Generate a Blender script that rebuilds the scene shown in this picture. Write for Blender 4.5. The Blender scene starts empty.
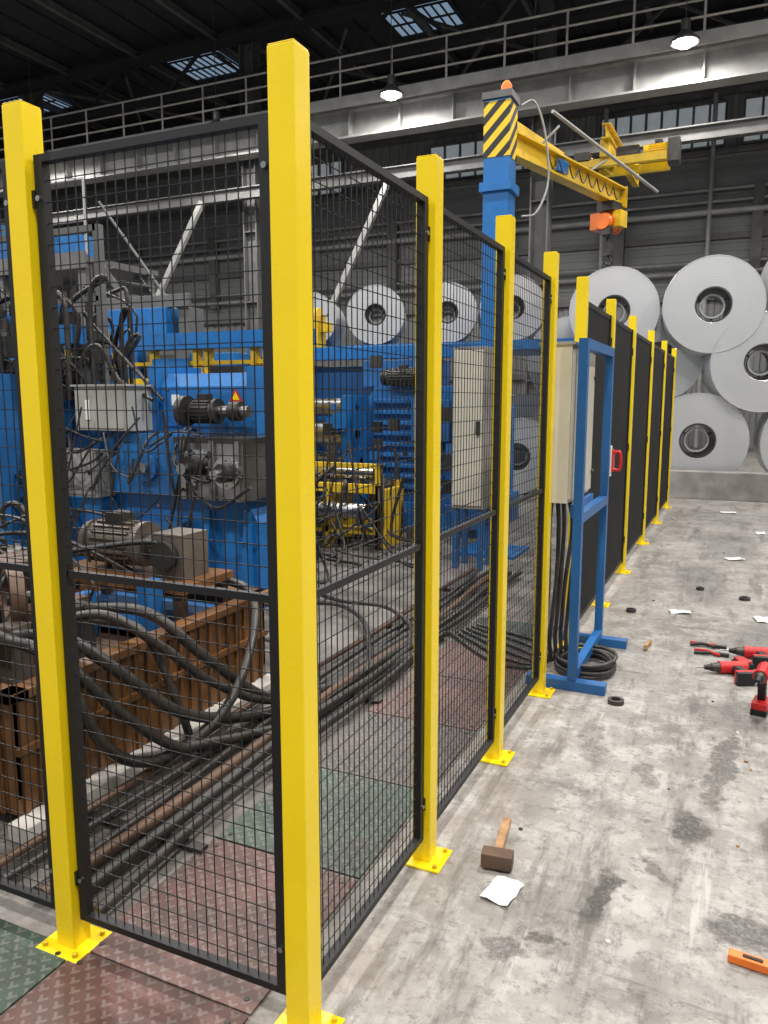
import bpy, bmesh, math, random
from mathutils import Vector, Matrix, Euler
R=random.Random(7)
sc=bpy.context.scene
# ------------------------------------------------------------------ materials
def _n(nt,t,**k):
    n=nt.nodes.new(t)
    for a,b in k.items(): setattr(n,a,b)
    return n
def mat(name,col,rough=.5,metal=0.,var=.12,scale=3.,dirt=0.,dirtcol=(.03,.025,.02),dscale=2.5,bump=0.,bscale=60.,emit=None,es=0.):
    m=bpy.data.materials.new(name); m.use_nodes=True; nt=m.node_tree; L=nt.links
    b=nt.nodes['Principled BSDF']; b.inputs['Metallic'].default_value=metal
    tc=_n(nt,'ShaderNodeTexCoord')
    nz=_n(nt,'ShaderNodeTexNoise'); nz.inputs['Scale'].default_value=scale; nz.inputs['Detail'].default_value=5
    L.new(tc.outputs['Object'],nz.inputs['Vector'])
    r=_n(nt,'ShaderNodeValToRGB'); r.color_ramp.elements[0].position=.35; r.color_ramp.elements[1].position=.65
    r.color_ramp.elements[0].color=tuple(c*(1-var) for c in col)+(1,)
    r.color_ramp.elements[1].color=tuple(min(1,c*(1+var)) for c in col)+(1,)
    L.new(nz.outputs['Fac'],r.inputs['Fac']); out=r.outputs['Color']
    if dirt>0:
        n2=_n(nt,'ShaderNodeTexNoise'); n2.inputs['Scale'].default_value=dscale; n2.inputs['Detail'].default_value=8; n2.inputs['Roughness'].default_value=.65
        L.new(tc.outputs['Object'],n2.inputs['Vector'])
        mr=_n(nt,'ShaderNodeMapRange'); mr.inputs[1].default_value=.45; mr.inputs[2].default_value=.72; mr.inputs[3].default_value=0; mr.inputs[4].default_value=dirt
        L.new(n2.outputs['Fac'],mr.inputs[0])
        mx=_n(nt,'ShaderNodeMixRGB'); L.new(mr.outputs[0],mx.inputs[0]); L.new(out,mx.inputs[1]); mx.inputs[2].default_value=tuple(dirtcol)+(1,)
        out=mx.outputs[0]
    L.new(out,b.inputs['Base Color'])
    rr=_n(nt,'ShaderNodeMapRange'); rr.inputs[3].default_value=max(0.03,rough-.08); rr.inputs[4].default_value=min(1,rough+.08)
    L.new(nz.outputs['Fac'],rr.inputs[0]); L.new(rr.outputs[0],b.inputs['Roughness'])
    if bump>0:
        n3=_n(nt,'ShaderNodeTexNoise'); n3.inputs['Scale'].default_value=bscale; n3.inputs['Detail'].default_value=3
        L.new(tc.outputs['Object'],n3.inputs['Vector'])
        bp=_n(nt,'ShaderNodeBump'); bp.inputs['Strength'].default_value=bump; bp.inputs['Distance'].default_value=.01
        L.new(n3.outputs['Fac'],bp.inputs['Height']); L.new(bp.outputs[0],b.inputs['Normal'])
    if emit:
        b.inputs['Emission Color'].default_value=tuple(emit)+(1,); b.inputs['Emission Strength'].default_value=es
    return m
YEL=mat('yellow_powdercoat',(.90,.655,.007),.28,var=.03,bump=.05,bscale=200)
YEL2=mat('yellow_paint_worn',(.72,.46,.008),.45,var=.1,dirt=.45)
BLK=mat('black_powdercoat',(.006,.006,.007),.5,var=.1)
BLKS=mat('black_sheet',(.004,.004,.005),.7,var=.1)
BLKS.node_tree.nodes['Principled BSDF'].inputs['Specular IOR Level'].default_value=.25
RUB=mat('black_rubber',(.02,.018,.017),.4,var=.3,dirt=.5,dirtcol=(.09,.07,.055),dscale=12)
BLU=mat('machine_blue',(.012,.15,.44),.34,var=.15,dirt=.65,dirtcol=(.010,.035,.09),dscale=3)
BLU2=mat('stand_blue',(.015,.115,.33),.4,var=.1,dirt=.3,dirtcol=(.01,.03,.09))
GRY=mat('machine_grey',(.36,.36,.33),.45,var=.1,dirt=.55,dirtcol=(.12,.1,.08))
BEI=mat('cabinet_beige',(.54,.51,.42),.4,var=.05)
WHT=mat('white_label',(.8,.8,.78),.5,var=.03)
STL=mat('bare_steel',(.42,.41,.40),.3,1.,var=.25,dirt=.6,dirtcol=(.12,.10,.085))
STLB=mat('polished_roll_steel',(.55,.55,.55),.25,1.,var=.15,dirt=.4,dirtcol=(.15,.14,.13))
STLD=mat('dark_steel',(.06,.057,.053),.42,.6,var=.3,dirt=.4)
STR=mat('structural_steel',(.11,.11,.108),.6,var=.15,dirt=.3,dirtcol=(.05,.046,.042),dscale=1)
STRL=mat('structural_steel_light',(.33,.33,.32),.55,var=.12,dirt=.4,dirtcol=(.16,.15,.14),dscale=1)
BRN=mat('oily_brown_steel',(.17,.075,.024),.34,var=.25,dirt=.7,dirtcol=(.045,.024,.013),dscale=4)
RST=mat('rusty_iron',(.12,.07,.045),.5,.3,var=.3,dirt=.6,dirtcol=(.03,.025,.02),dscale=6)
PMP=mat('greasy_motor_grey',(.13,.11,.095),.4,.3,var=.3,dirt=.6,dirtcol=(.06,.035,.02),dscale=8)
WALL=mat('wall_cladding',(.20,.205,.205),.6,var=.1,scale=.4,dirt=.4,dirtcol=(.11,.11,.11),dscale=.6)
WALLD=mat('wall_cladding_dark',(.11,.112,.115),.65,var=.1,scale=.4)
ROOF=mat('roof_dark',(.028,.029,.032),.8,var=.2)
CON=mat('kerb_concrete',(.26,.25,.23),.85,var=.2,bump=.3,dirt=.4)
SKY=mat('skylight_glazing',(.3,.4,.5),.4,emit=(.40,.58,.8),es=.36)
WIN=mat('window_glazing',(.4,.45,.5),.3,emit=(.6,.66,.7),es=.22)
BULB=mat('lamp_diffuser',(.9,.9,.9),.4,emit=(1,.96,.9),es=30)
ORG=mat('orange_paint',(.75,.17,.02),.4)
RED=mat('red_plastic',(.55,.015,.015),.4)
WOOD=mat('hammer_wood',(.35,.2,.09),.6,var=.3,scale=20)
PAPER=mat('paper',(.75,.75,.74),.8,var=.05)
WHTL=mat('white_floor_paint',(.6,.57,.53),.7,var=.15,dirt=.5,dscale=6)
LAMPM=mat('lamp_housing',(.1,.1,.1),.4,.5)

def hazard():
    m=mat('hazard_stripes',(.8,.6,.02),.5); nt=m.node_tree; L=nt.links; b=nt.nodes['Principled BSDF']
    tc=_n(nt,'ShaderNodeTexCoord'); s=_n(nt,'ShaderNodeSeparateXYZ'); L.new(tc.outputs['Object'],s.inputs[0])
    a=_n(nt,'ShaderNodeMath',operation='ADD'); L.new(s.outputs[0],a.inputs[0]); L.new(s.outputs[1],a.inputs[1])
    a2=_n(nt,'ShaderNodeMath',operation='SUBTRACT'); L.new(a.outputs[0],a2.inputs[0]); L.new(s.outputs[2],a2.inputs[1])
    mm=_n(nt,'ShaderNodeMath',operation='MULTIPLY'); L.new(a2.outputs[0],mm.inputs[0]); mm.inputs[1].default_value=6.5
    f=_n(nt,'ShaderNodeMath',operation='FRACT'); L.new(mm.outputs[0],f.inputs[0])
    g=_n(nt,'ShaderNodeMath',operation='GREATER_THAN'); L.new(f.outputs[0],g.inputs[0]); g.inputs[1].default_value=.5
    mx=_n(nt,'ShaderNodeMixRGB'); L.new(g.outputs[0],mx.inputs[0]); mx.inputs[1].default_value=(.72,.5,.01,1); mx.inputs[2].default_value=(.01,.01,.01,1)
    L.new(mx.outputs[0],b.inputs['Base Color']); return m
HAZ=hazard()

def tread(name,col):
    m=mat(name,col,.42,.2,var=.3,scale=5,dirt=.8,dirtcol=(.05,.043,.038),dscale=4); nt=m.node_tree; L=nt.links; b=nt.nodes['Principled BSDF']
    tc=_n(nt,'ShaderNodeTexCoord')
    def lug(rot,off):
        mp=_n(nt,'ShaderNodeMapping'); mp.inputs['Rotation'].default_value=(0,0,rot); mp.inputs['Location'].default_value=(off,off,0)
        L.new(tc.outputs['Object'],mp.inputs[0]); s=_n(nt,'ShaderNodeSeparateXYZ'); L.new(mp.outputs[0],s.inputs[0])
        o=[]
        for i,(fr,th) in enumerate(((27.,.78),(27.,.32))):
            k=_n(nt,'ShaderNodeMath',operation='MULTIPLY'); L.new(s.outputs[i],k.inputs[0]); k.inputs[1].default_value=fr
            f=_n(nt,'ShaderNodeMath',operation='FRACT'); L.new(k.outputs[0],f.inputs[0])
            q=_n(nt,'ShaderNodeMath',operation='GREATER_THAN'); L.new(f.outputs[0],q.inputs[0]); q.inputs[1].default_value=th; o.append(q)
        p=_n(nt,'ShaderNodeMath',operation='MULTIPLY'); L.new(o[0].outputs[0],p.inputs[0]); L.new(o[1].outputs[0],p.inputs[1]); return p
    a=lug(math.radians(45),0); c=lug(math.radians(-45),.013)
    mx=_n(nt,'ShaderNodeMath',operation='MAXIMUM'); L.new(a.outputs[0],mx.inputs[0]); L.new(c.outputs[0],mx.inputs[1])
    bp=_n(nt,'ShaderNodeBump'); bp.inputs['Strength'].default_value=1; bp.inputs['Distance'].default_value=.008
    L.new(mx.outputs[0],bp.inputs['Height']); L.new(bp.outputs[0],b.inputs['Normal'])
    src=b.inputs['Base Color'].links[0].from_socket
    k=_n(nt,'ShaderNodeMath',operation='MULTIPLY'); L.new(mx.outputs[0],k.inputs[0]); k.inputs[1].default_value=.3
    mc=_n(nt,'ShaderNodeMixRGB'); L.new(k.outputs[0],mc.inputs[0]); L.new(src,mc.inputs[1]); mc.inputs[2].default_value=(.30,.27,.25,1); L.new(mc.outputs[0],b.inputs['Base Color'])
    return m
TG=tread('tread_plate_green',(.05,.08,.058)); TR=tread('tread_plate_red',(.12,.06,.05)); TD=tread('tread_plate_grey',(.09,.08,.07))

def coilmat():
    m=mat('coil_metal',(.5,.5,.5),.34,.5,var=.05); nt=m.node_tree; L=nt.links; b=nt.nodes['Principled BSDF']
    tc=_n(nt,'ShaderNodeTexCoord'); w=_n(nt,'ShaderNodeTexWave',wave_type='RINGS',rings_direction='Y')
    w.inputs['Scale'].default_value=14; w.inputs['Distortion'].default_value=2.; w.inputs['Detail'].default_value=4; L.new(tc.outputs['Object'],w.inputs['Vector'])
    r=_n(nt,'ShaderNodeValToRGB'); r.color_ramp.elements[0].color=(.47,.48,.49,1); r.color_ramp.elements[1].color=(.60,.605,.61,1)
    L.new(w.outputs['Color'],r.inputs['Fac']); L.new(r.outputs[0],b.inputs['Base Color']); return m
COIL=coilmat()

def floormat():
    m=bpy.data.materials.new('worn_concrete_floor'); m.use_nodes=True; nt=m.node_tree; L=nt.links; b=nt.nodes['Principled BSDF']
    tc=_n(nt,'ShaderNodeTexCoord'); P=tc.outputs['Object']
    def noise(s,d=6,rg=.6,vec=P):
        n=_n(nt,'ShaderNodeTexNoise'); n.inputs['Scale'].default_value=s; n.inputs['Detail'].default_value=d; n.inputs['Roughness'].default_value=rg; L.new(vec,n.inputs['Vector']); return n
    def rng(x,a,c,lo=0.,hi=1.):
        q=_n(nt,'ShaderNodeMapRange'); q.inputs[1].default_value=a; q.inputs[2].default_value=c; q.inputs[3].default_value=lo; q.inputs[4].default_value=hi; L.new(x,q.inputs[0]); return q.outputs[0]
    def mix(f,a,c):
        x=_n(nt,'ShaderNodeMixRGB'); L.new(f,x.inputs[0])
        for i,v in ((1,a),(2,c)):
            if isinstance(v,tuple): x.inputs[i].default_value=v+(1,)
            else: L.new(v,x.inputs[i])
        return x.outputs[0]
    def mul(a,c):
        x=_n(nt,'ShaderNodeMath',operation='MULTIPLY'); L.new(a,x.inputs[0])
        if isinstance(c,float): x.inputs[1].default_value=c
        else: L.new(c,x.inputs[1])
        return x.outputs[0]
    def streak(sx,sy,rot,sc_,off=(0,0,0)):
        mp=_n(nt,'ShaderNodeMapping'); mp.inputs['Scale'].default_value=(sx,sy,1); mp.inputs['Rotation'].default_value=(0,0,rot); mp.inputs['Location'].default_value=off; L.new(P,mp.inputs[0])
        return noise(sc_,9,.75,mp.outputs[0]).outputs['Fac']
    base=mix(rng(noise(1.6).outputs['Fac'],.38,.62),(.20,.187,.17),(.34,.325,.30))
    base=mix(rng(noise(6,10,.78).outputs['Fac'],.47,.58,0,.6),base,(.47,.455,.43))
    base=mix(rng(noise(20,9,.8).outputs['Fac'],.52,.61,0,.65),base,(.10,.092,.08))
    base=mix(rng(streak(5,.9,.25,1.1),.52,.62,0,.75),base,(.095,.088,.078))
    base=mix(rng(streak(1.,7,.5,1.3,(3,2,0)),.59,.65,0,.6),base,(.08,.072,.065))
    base=mix(rng(streak(9,.7,-.1,1.2,(7,1,0)),.60,.66,0,.5),base,(.54,.52,.49))
    base=mix(rng(streak(14,1.2,.6,1.0,(1,9,0)),.62,.66,0,.6),base,(.07,.065,.06))
    wob=noise(11,6,.65)
    sub=_n(nt,'ShaderNodeVectorMath',operation='SUBTRACT'); L.new(wob.outputs['Color'],sub.inputs[0]); sub.inputs[1].default_value=(.5,.5,.5)
    scl=_n(nt,'ShaderNodeVectorMath',operation='SCALE'); L.new(sub.outputs[0],scl.inputs[0]); scl.inputs['Scale'].default_value=.18
    add=_n(nt,'ShaderNodeVectorMath',operation='ADD'); L.new(P,add.inputs[0]); L.new(scl.outputs[0],add.inputs[1])
    grain=rng(noise(60,5,.75).outputs['Fac'],.38,.55,.5,1)
    for (x,y,rx,ry,rot,k) in [(-.30,2.24,.035,.16,-.15,.95),(-.07,2.76,.06,.12,0,.9),(.02,3.3,.05,.45,-.1,.75),(-.51,1.9,.07,.05,0,.7),(-.42,1.98,.06,.03,.4,.8),(.12,2.25,.12,.08,.3,.8),
        (-.5,3.3,.05,.3,.2,.5),(.2,5.2,.15,.5,0,.5),(-.2,6.8,.2,.8,.1,.5),(-.1,1.7,.3,.06,.5,.6),(.1,3.9,.25,.2,.5,.5),(-.35,4.3,.2,.3,.3,.4),(0,8.5,.3,1.,0,.4),(-.15,2.45,.03,.10,.7,.6),(.25,2.9,.1,.2,-.4,.6),(-.25,3.1,.04,.12,.2,.6)]:
        m2=_n(nt,'ShaderNodeMapping',vector_type='TEXTURE'); m2.inputs['Location'].default_value=(x,y,0); m2.inputs['Rotation'].default_value=(0,0,rot); m2.inputs['Scale'].default_value=(rx,ry,1)
        L.new(add.outputs[0],m2.inputs[0]); ln=_n(nt,'ShaderNodeVectorMath',operation='LENGTH'); L.new(m2.outputs[0],ln.inputs[0])
        base=mix(mul(rng(ln.outputs['Value'],1.1,.75,0,k),grain),base,(.045,.04,.036))
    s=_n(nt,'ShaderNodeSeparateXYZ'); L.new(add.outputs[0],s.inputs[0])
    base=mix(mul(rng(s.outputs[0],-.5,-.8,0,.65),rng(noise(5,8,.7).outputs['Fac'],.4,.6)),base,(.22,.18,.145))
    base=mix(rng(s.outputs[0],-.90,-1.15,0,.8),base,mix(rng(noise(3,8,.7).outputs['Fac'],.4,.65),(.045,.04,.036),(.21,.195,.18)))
    base=mix(rng(s.outputs[1],6,16,0,.5),base,(.16,.15,.14))
    L.new(base,b.inputs['Base Color'])
    L.new(rng(noise(6,6).outputs['Fac'],.3,.7,.38,.72),b.inputs['Roughness'])
    bp=_n(nt,'ShaderNodeBump'); bp.inputs['Strength'].default_value=.35; bp.inputs['Distance'].default_value=.01; L.new(noise(35,6,.7).outputs['Fac'],bp.inputs['Height']); L.new(bp.outputs[0],b.inputs['Normal'])
    return m
FLOOR=floormat()

# ------------------------------------------------------------------ mesh builder
class MB:
    def __init__(s,name): s.name=name; s.bm=bmesh.new(); s.mats=[]
    def mi(s,m):
        if m not in s.mats: s.mats.append(m)
        return s.mats.index(m)
    def faces(s,vs,fs,m,smooth=False):
        bv=[s.bm.verts.new(v) for v in vs]; k=s.mi(m)
        for f in fs:
            try:
                fa=s.bm.faces.new([bv[i] for i in f]); fa.material_index=k; fa.smooth=smooth
            except ValueError: pass
    def box(s,x0,x1,y0,y1,z0,z1,m):
        s.obox(((x0+x1)/2,(y0+y1)/2,(z0+z1)/2),(abs(x1-x0),abs(y1-y0),abs(z1-z0)),(0,0,0),m)
    def obox(s,c,d,e,m):
        M=Matrix.Translation(c)@Euler(e).to_matrix().to_4x4()
        vs=[M@Vector((i*d[0]/2,j*d[1]/2,k*d[2]/2)) for i in(-1,1) for j in(-1,1) for k in(-1,1)]
        s.faces(vs,[(0,1,3,2),(4,6,7,5),(0,4,5,1),(2,3,7,6),(0,2,6,4),(1,5,7,3)],m)
    def beam(s,p0,p1,w,h,m):
        p0=Vector(p0);p1=Vector(p1);d=(p1-p0); L=d.length; q=d.to_track_quat('X','Z'); s.obox((p0+p1)/2,(L,w,h),q.to_euler(),m)
    def ibeam(s,p0,p1,w,h,t,m):
        p0=Vector(p0);p1=Vector(p1);d=(p1-p0);L=d.length;q=d.to_track_quat('X','Z');e=q.to_euler();c=(p0+p1)/2;up=q@Vector((0,0,1))
        s.obox(c,(L,t,h),e,m); s.obox(c+up*(h/2),(L,w,t),e,m); s.obox(c-up*(h/2),(L,w,t),e,m)
    def cyl(s,p0,p1,r,m,seg=20,r2=None,ri=0):
        p0=Vector(p0);p1=Vector(p1);r2=r if r2 is None else r2
        q=(p1-p0).to_track_quat('Z','Y'); c=[(math.cos(2*math.pi*i/seg),math.sin(2*math.pi*i/seg)) for i in range(seg)]
        A=[p0+q@Vector((x*r,y*r,0)) for x,y in c]; B=[p1+q@Vector((x*r2,y*r2,0)) for x,y in c]
        s.faces(A+B,[(i,(i+1)%seg,seg+(i+1)%seg,seg+i) for i in range(seg)],m,True)
        if ri>0:
            C=[p0+q@Vector((x*ri,y*ri,0)) for x,y in c]; D=[p1+q@Vector((x*ri,y*ri,0)) for x,y in c]
            s.faces(C+D,[(i,seg+i,seg+(i+1)%seg,(i+1)%seg) for i in range(seg)],m,True)
            s.faces(A+C,[(i,seg+i,seg+(i+1)%seg,(i+1)%seg) for i in range(seg)],m)
            s.faces(B+D,[(i,(i+1)%seg,seg+(i+1)%seg,seg+i) for i in range(seg)],m)
        else:
            s.faces(A,[tuple(range(seg))[::-1]],m); s.faces(B,[tuple(range(seg))],m)
    def tube(s,pts,r,m,seg=8,res=6):
        P=[Vector(p) for p in pts]; Q=[]
        E=[P[0]*2-P[1]]+P+[P[-1]*2-P[-2]]
        for i in range(1,len(E)-2):
            a,b,c,d=E[i-1:i+3]
            for k in range(res):
                t=k/res; Q.append(.5*((2*b)+(c-a)*t+(2*a-5*b+4*c-d)*t*t+(3*b-a-3*c+d)*t**3))
        Q.append(P[-1]); vs=[]; up=Vector((0,0,1))
        n=None
        for i,p in enumerate(Q):
            t=(Q[min(i+1,len(Q)-1)]-Q[max(i-1,0)])
            if t.length<1e-6: t=Vector((0,1,0))
            t.normalize()
            if n is None: n=t.cross(up) if abs(t.z)<.95 else t.cross(Vector((1,0,0)))
            n=(n-t*n.dot(t)); n.normalize(); b=t.cross(n)
            for k in range(seg):
                a=2*math.pi*k/seg; vs.append(p+(n*math.cos(a)+b*math.sin(a))*r)
        N=len(Q); fs=[(i*seg+k,i*seg+(k+1)%seg,(i+1)*seg+(k+1)%seg,(i+1)*seg+k) for i in range(N-1) for k in range(seg)]
        s.faces(vs,fs,m,True); s.faces(vs[:seg],[tuple(range(seg))],m); s.faces(vs[-seg:],[tuple(range(seg))[::-1]],m)
    def prism(s,prof,ax,a,b,m):
        def mk(p,t): return {'x':(t,p[0],p[1]),'y':(p[0],t,p[1]),'z':(p[0],p[1],t)}[ax]
        n=len(prof); vs=[mk(p,a) for p in prof]+[mk(p,b) for p in prof]
        s.faces(vs,[(i,(i+1)%n,n+(i+1)%n,n+i) for i in range(n)]+[tuple(range(n))[::-1],tuple(range(n,2*n))],m)
    def bolt(s,p,d,r=.012,m=None):
        p=Vector(p); s.cyl(p,p+Vector(d)*r*.8,r,m or STL,6)
    def motor(s,c,ax,L,r,m,m2=STLD):
        c=Vector(c); a=Vector(ax).normalized(); s.cyl(c-a*L/2,c+a*L/2,r*.88,m,24)
        q=a.to_track_quat('Z','Y')
        for i in range(20):
            t=2*math.pi*i/20; o=q@Vector((math.cos(t),math.sin(t),0)); w=q@Vector((-math.sin(t),math.cos(t),0))*.006
            p=[c-a*L*.4+o*r*.8-w,c+a*L*.4+o*r*.8-w,c+a*L*.4+o*r-w,c-a*L*.4+o*r-w]
            p+= [v+w*2 for v in p]; s.faces(p,[(0,1,2,3),(7,6,5,4),(3,2,6,7),(0,3,7,4),(1,5,6,2)],m)
        s.cyl(c-a*L/2,c-a*(L/2+.05),r,m,24,r*.85); s.cyl(c+a*L/2,c+a*(L/2+.03),r*1.0,m,24)
        s.cyl(c+a*L/2,c+a*(L/2+.13),r*.2,STL,12)
        s.box(c.x-r*.45,c.x+r*.45,c.y-r*.45,c.y+r*.45,c.z+r*.8,c.z+r*1.35,m2)
    def done(s,bevel=0,loc=None,parent=None):
        bmesh.ops.recalc_face_normals(s.bm,faces=s.bm.faces)
        me=bpy.data.meshes.new(s.name); s.bm.to_mesh(me); s.bm.free()
        for m in s.mats: me.materials.append(m)
        o=bpy.data.objects.new(s.name,me); sc.collection.objects.link(o)
        if loc: o.location=loc
        if parent: o.parent=parent
        if bevel:
            b=o.modifiers.new('bevel','BEVEL'); b.width=bevel; b.segments=2; b.limit_method='ANGLE'; b.angle_limit=math.radians(50); b.harden_normals=False
        return o
def place(o,loc,rz=0,s=1):
    c=bpy.data.objects.new(o.name.split('.')[0],o.data); sc.collection.objects.link(c); c.location=loc; c.rotation_euler=(0,0,rz); c.scale=(s,1,s)
    return c

# ------------------------------------------------------------------ hall shell
XL,XR,YB,YF,ZR=-38,9,27,-7,12.5
b=MB('floor'); b.box(XL,XR,YF,YB,-.2,0,FLOOR); b.done()
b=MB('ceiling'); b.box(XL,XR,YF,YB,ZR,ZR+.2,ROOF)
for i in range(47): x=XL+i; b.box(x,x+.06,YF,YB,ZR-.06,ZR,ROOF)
b.done()
def corr(name,p0,p1,z0,z1,step,dep,m):
    b=MB(name); p0=Vector(p0);p1=Vector(p1);d=p1-p0;L=d.length;d.normalize();n=Vector((-d.y,d.x,0))
    pr=[];t=0
    while t<L:
        for (tt,dd) in ((0,0),(.4,0),(.5,1),(.9,1)): 
            if t+tt*step<=L: pr.append((t+tt*step,dd*dep))
        t+=step
    pr.append((L,0)); vs=[]
    for t,dd in pr:
        q=p0+d*t-n*dd; vs+= [(q.x,q.y,z0),(q.x,q.y,z1)]
    b.faces(vs,[(2*i,2*i+2,2*i+3,2*i+1) for i in range(len(pr)-1)],m); return b
b=corr('wall_back',(XL,YB,0),(XR,YB,0),0,ZR,.35,.06,WALL)
for z in (2.2,4.6,6.4,8.9,10.6): b.box(XL,XR,YB-.25,YB-.08,z,z+.18,STR)
b.box(XL,XR,YB-.12,YB-.08,4.78,8.9,WALL)
z=4.85
while z<8.8: b.box(XL,XR,YB-.15,YB-.12,z,z+.07,WALL); z+=.24
b.done()
corr('wall_left',(XL,YF,0),(XL,YB,0),0,ZR,.5,.06,WALLD).done()
corr('wall_right',(XR,YB,0),(XR,YF,0),0,ZR,.5,.06,WALL).done()
k=0
for (x0,x1,z0,z1) in [(-10.5,-6.,9.2,10.3),(-4.6,-.9,9.2,10.4),(-.4,3.6,9.2,10.4),(-18,-14,9.2,10.3)]:
    k+=1; b=MB('window_%d'%k); b.box(x0,x1,YB-.13,YB-.1,z0,z1,WIN)
    n=8
    for i in range(n+1): x=x0+(x1-x0)*i/n; b.box(x-.035,x+.035,YB-.2,YB-.1,z0,z1,STR)
    b.box(x0,x1,YB-.2,YB-.1,z1,z1+.08,STR); b.box(x0,x1,YB-.2,YB-.1,z0-.08,z0,STR); b.done()
b=MB('wall_pipework')
for z,r in ((5.4,.06),(5.7,.04),(7.2,.1),(7.5,.05),(7.85,.05)): b.cyl((XL+1,YB-.4,z),(XR-1,YB-.4,z),r,STRL,10)
for x in (-1.2,1.2,-4.4,-7.5): b.cyl((x,YB-.45,0),(x,YB-.45,10.6),.07,STRL,10)
for x in range(-36,9,4): b.box(x,x+.3,YB-.45,YB-.05,5.2,8.,STR)
b.done()
k=0
for y in (22.4,8.,-2):
    for x in (-32.2,-24.5,-16.7,-9.0,-1.4,6.0):
        k+=1; b=MB('skylight_%d'%k); b.box(x-1.0,x+1.0,y-.75,y+.75,ZR-.09,ZR-.065,SKY)
        for i in range(9): b.box(x-1.0+i*.25-.02,x-1.0+i*.25+.02,y-.75,y+.75,ZR-.13,ZR-.09,ROOF)
        for i in range(3): b.box(x-1,x+1,y-.77+i*.75,y-.73+i*.75,ZR-.14,ZR-.09,ROOF)
        b.done()
for y in (-4.,3.6,12.,20.6,25.5):
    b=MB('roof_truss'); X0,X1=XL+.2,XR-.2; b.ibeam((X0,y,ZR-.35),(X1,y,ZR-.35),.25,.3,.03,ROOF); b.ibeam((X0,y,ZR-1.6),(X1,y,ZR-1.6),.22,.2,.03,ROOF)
    x=X0;u=0
    while x<X1-1.5:
        b.beam((x,y,ZR-(1.6 if u else .35)),(x+1.6,y,ZR-(.35 if u else 1.6)),.09,.09,ROOF); x+=1.6;u=1-u
    b.done()
b=MB('roof_purlins')
for x in range(-36,9,3): b.ibeam((x,YF,ZR-.2),(x,YB-.3,ZR-.2),.12,.18,.02,STR)
for x0 in (-22.,-14.,-9.,-4.): b.beam((x0,20.8,ZR-.6),(x0+3.3,25.4,ZR-.6),.08,.08,STR); b.beam((x0+3.3,20.8,ZR-.7),(x0,25.4,ZR-.7),.08,.08,STR)
b.done()
for x in (-32,-23.,-14.,-5.05,3.9):
    b=MB('steel_column'); b.ibeam((x,20.9,0),(x,20.9,ZR-.1),.45,.45,.04,STR)
    b.box(x-.35,x+.35,20.55,21.25,0,.04,STR)
    for z in (2,4.5,6.6,9): b.box(x-.22,x+.22,20.68,21.12,z,z+.03,STR)
    b.done()
b=MB('crane_runway_walkway'); X0,X1=XL+.3,XR-.3; yy=20.2
b.ibeam((X0,yy,9.),(X1,yy,9.),.5,.7,.05,STRL)
b.box(X0,X1,yy-.7,yy+.3,9.37,9.43,STR); b.box(X0,X1,yy-.76,yy-.7,9.22,9.5,STRL)
for i in range(31):
    x=X0+.5+1.5*i; b.box(x-.02,x+.02,yy-.24,yy+.24,8.66,9.35,STRL)
    b.cyl((x,yy-.72,9.45),(x,yy-.72,10.5),.03,WHTL,6)
for z in (9.8,10.15,10.5): b.cyl((X0,yy-.72,z),(X1,yy-.72,z),.028,WHTL,6)
b.ibeam((X0,yy,7.6),(X1,yy,7.6),.25,.3,.03,STR)
b.box(X0,X1,yy+.2,yy+.24,9.5,9.75,YEL2)
b.done()
for (a,c) in [((-12.9,19.7,.05),(-8.95,19.95,7.45)),((-20.,19.7,.05),(-15.2,19.95,7.45))]:
    b=MB('diagonal_brace'); b.beam(a,c,.15,.15,STRL); b.done()

# ------------------------------------------------------------------ lamps
EM=.74
def lamp(x,y,z,e,r=.28):
    b=MB('high_bay_lamp'); b.cyl((0,0,.02),(0,0,.22),r+.02,LAMPM,24,r*.4); b.cyl((0,0,.22),(0,0,.45),.1,LAMPM,12); b.cyl((0,0,.45),(0,0,ZR-z-.005),.01,LAMPM,6)
    b.cyl((0,0,-.02),(0,0,.02),r+.03,LAMPM,24,ri=r); b.cyl((0,0,-.09),(0,0,.02),r*.5,BULB,20,r*.9)
    o=b.done(loc=(x,y,z)); l=bpy.data.lights.new('lamp_light','AREA'); l.shape='DISK'; l.size=2*r; l.energy=e*EM; l.color=(1,.965,.92)
    lo=bpy.data.objects.new('light_source',l); sc.collection.objects.link(lo); lo.parent=o; lo.location=(0,0,-.1)
for (x,y) in [(-1.55,19.),(-8.5,19.),(-13.6,18.6),(-21,19.),(5,19.)]: lamp(x,y,9.15 if x!=-13.6 else 8.9,420)
for x in (-21,-14.6,-7.4,.8,6): lamp(x,13.0,10.2,600)
for x in (-20,-13.3,-6.6,.3,6): lamp(x,5.2,9.4,640)
for x in (-13.3,-6.6,.3,6): lamp(x,-2,9.4,700)
w=bpy.data.worlds.new('World'); sc.world=w; w.use_nodes=True; bg=w.node_tree.nodes['Background']; bg.inputs[0].default_value=(.9,.95,1,1); bg.inputs[1].default_value=.45

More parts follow.
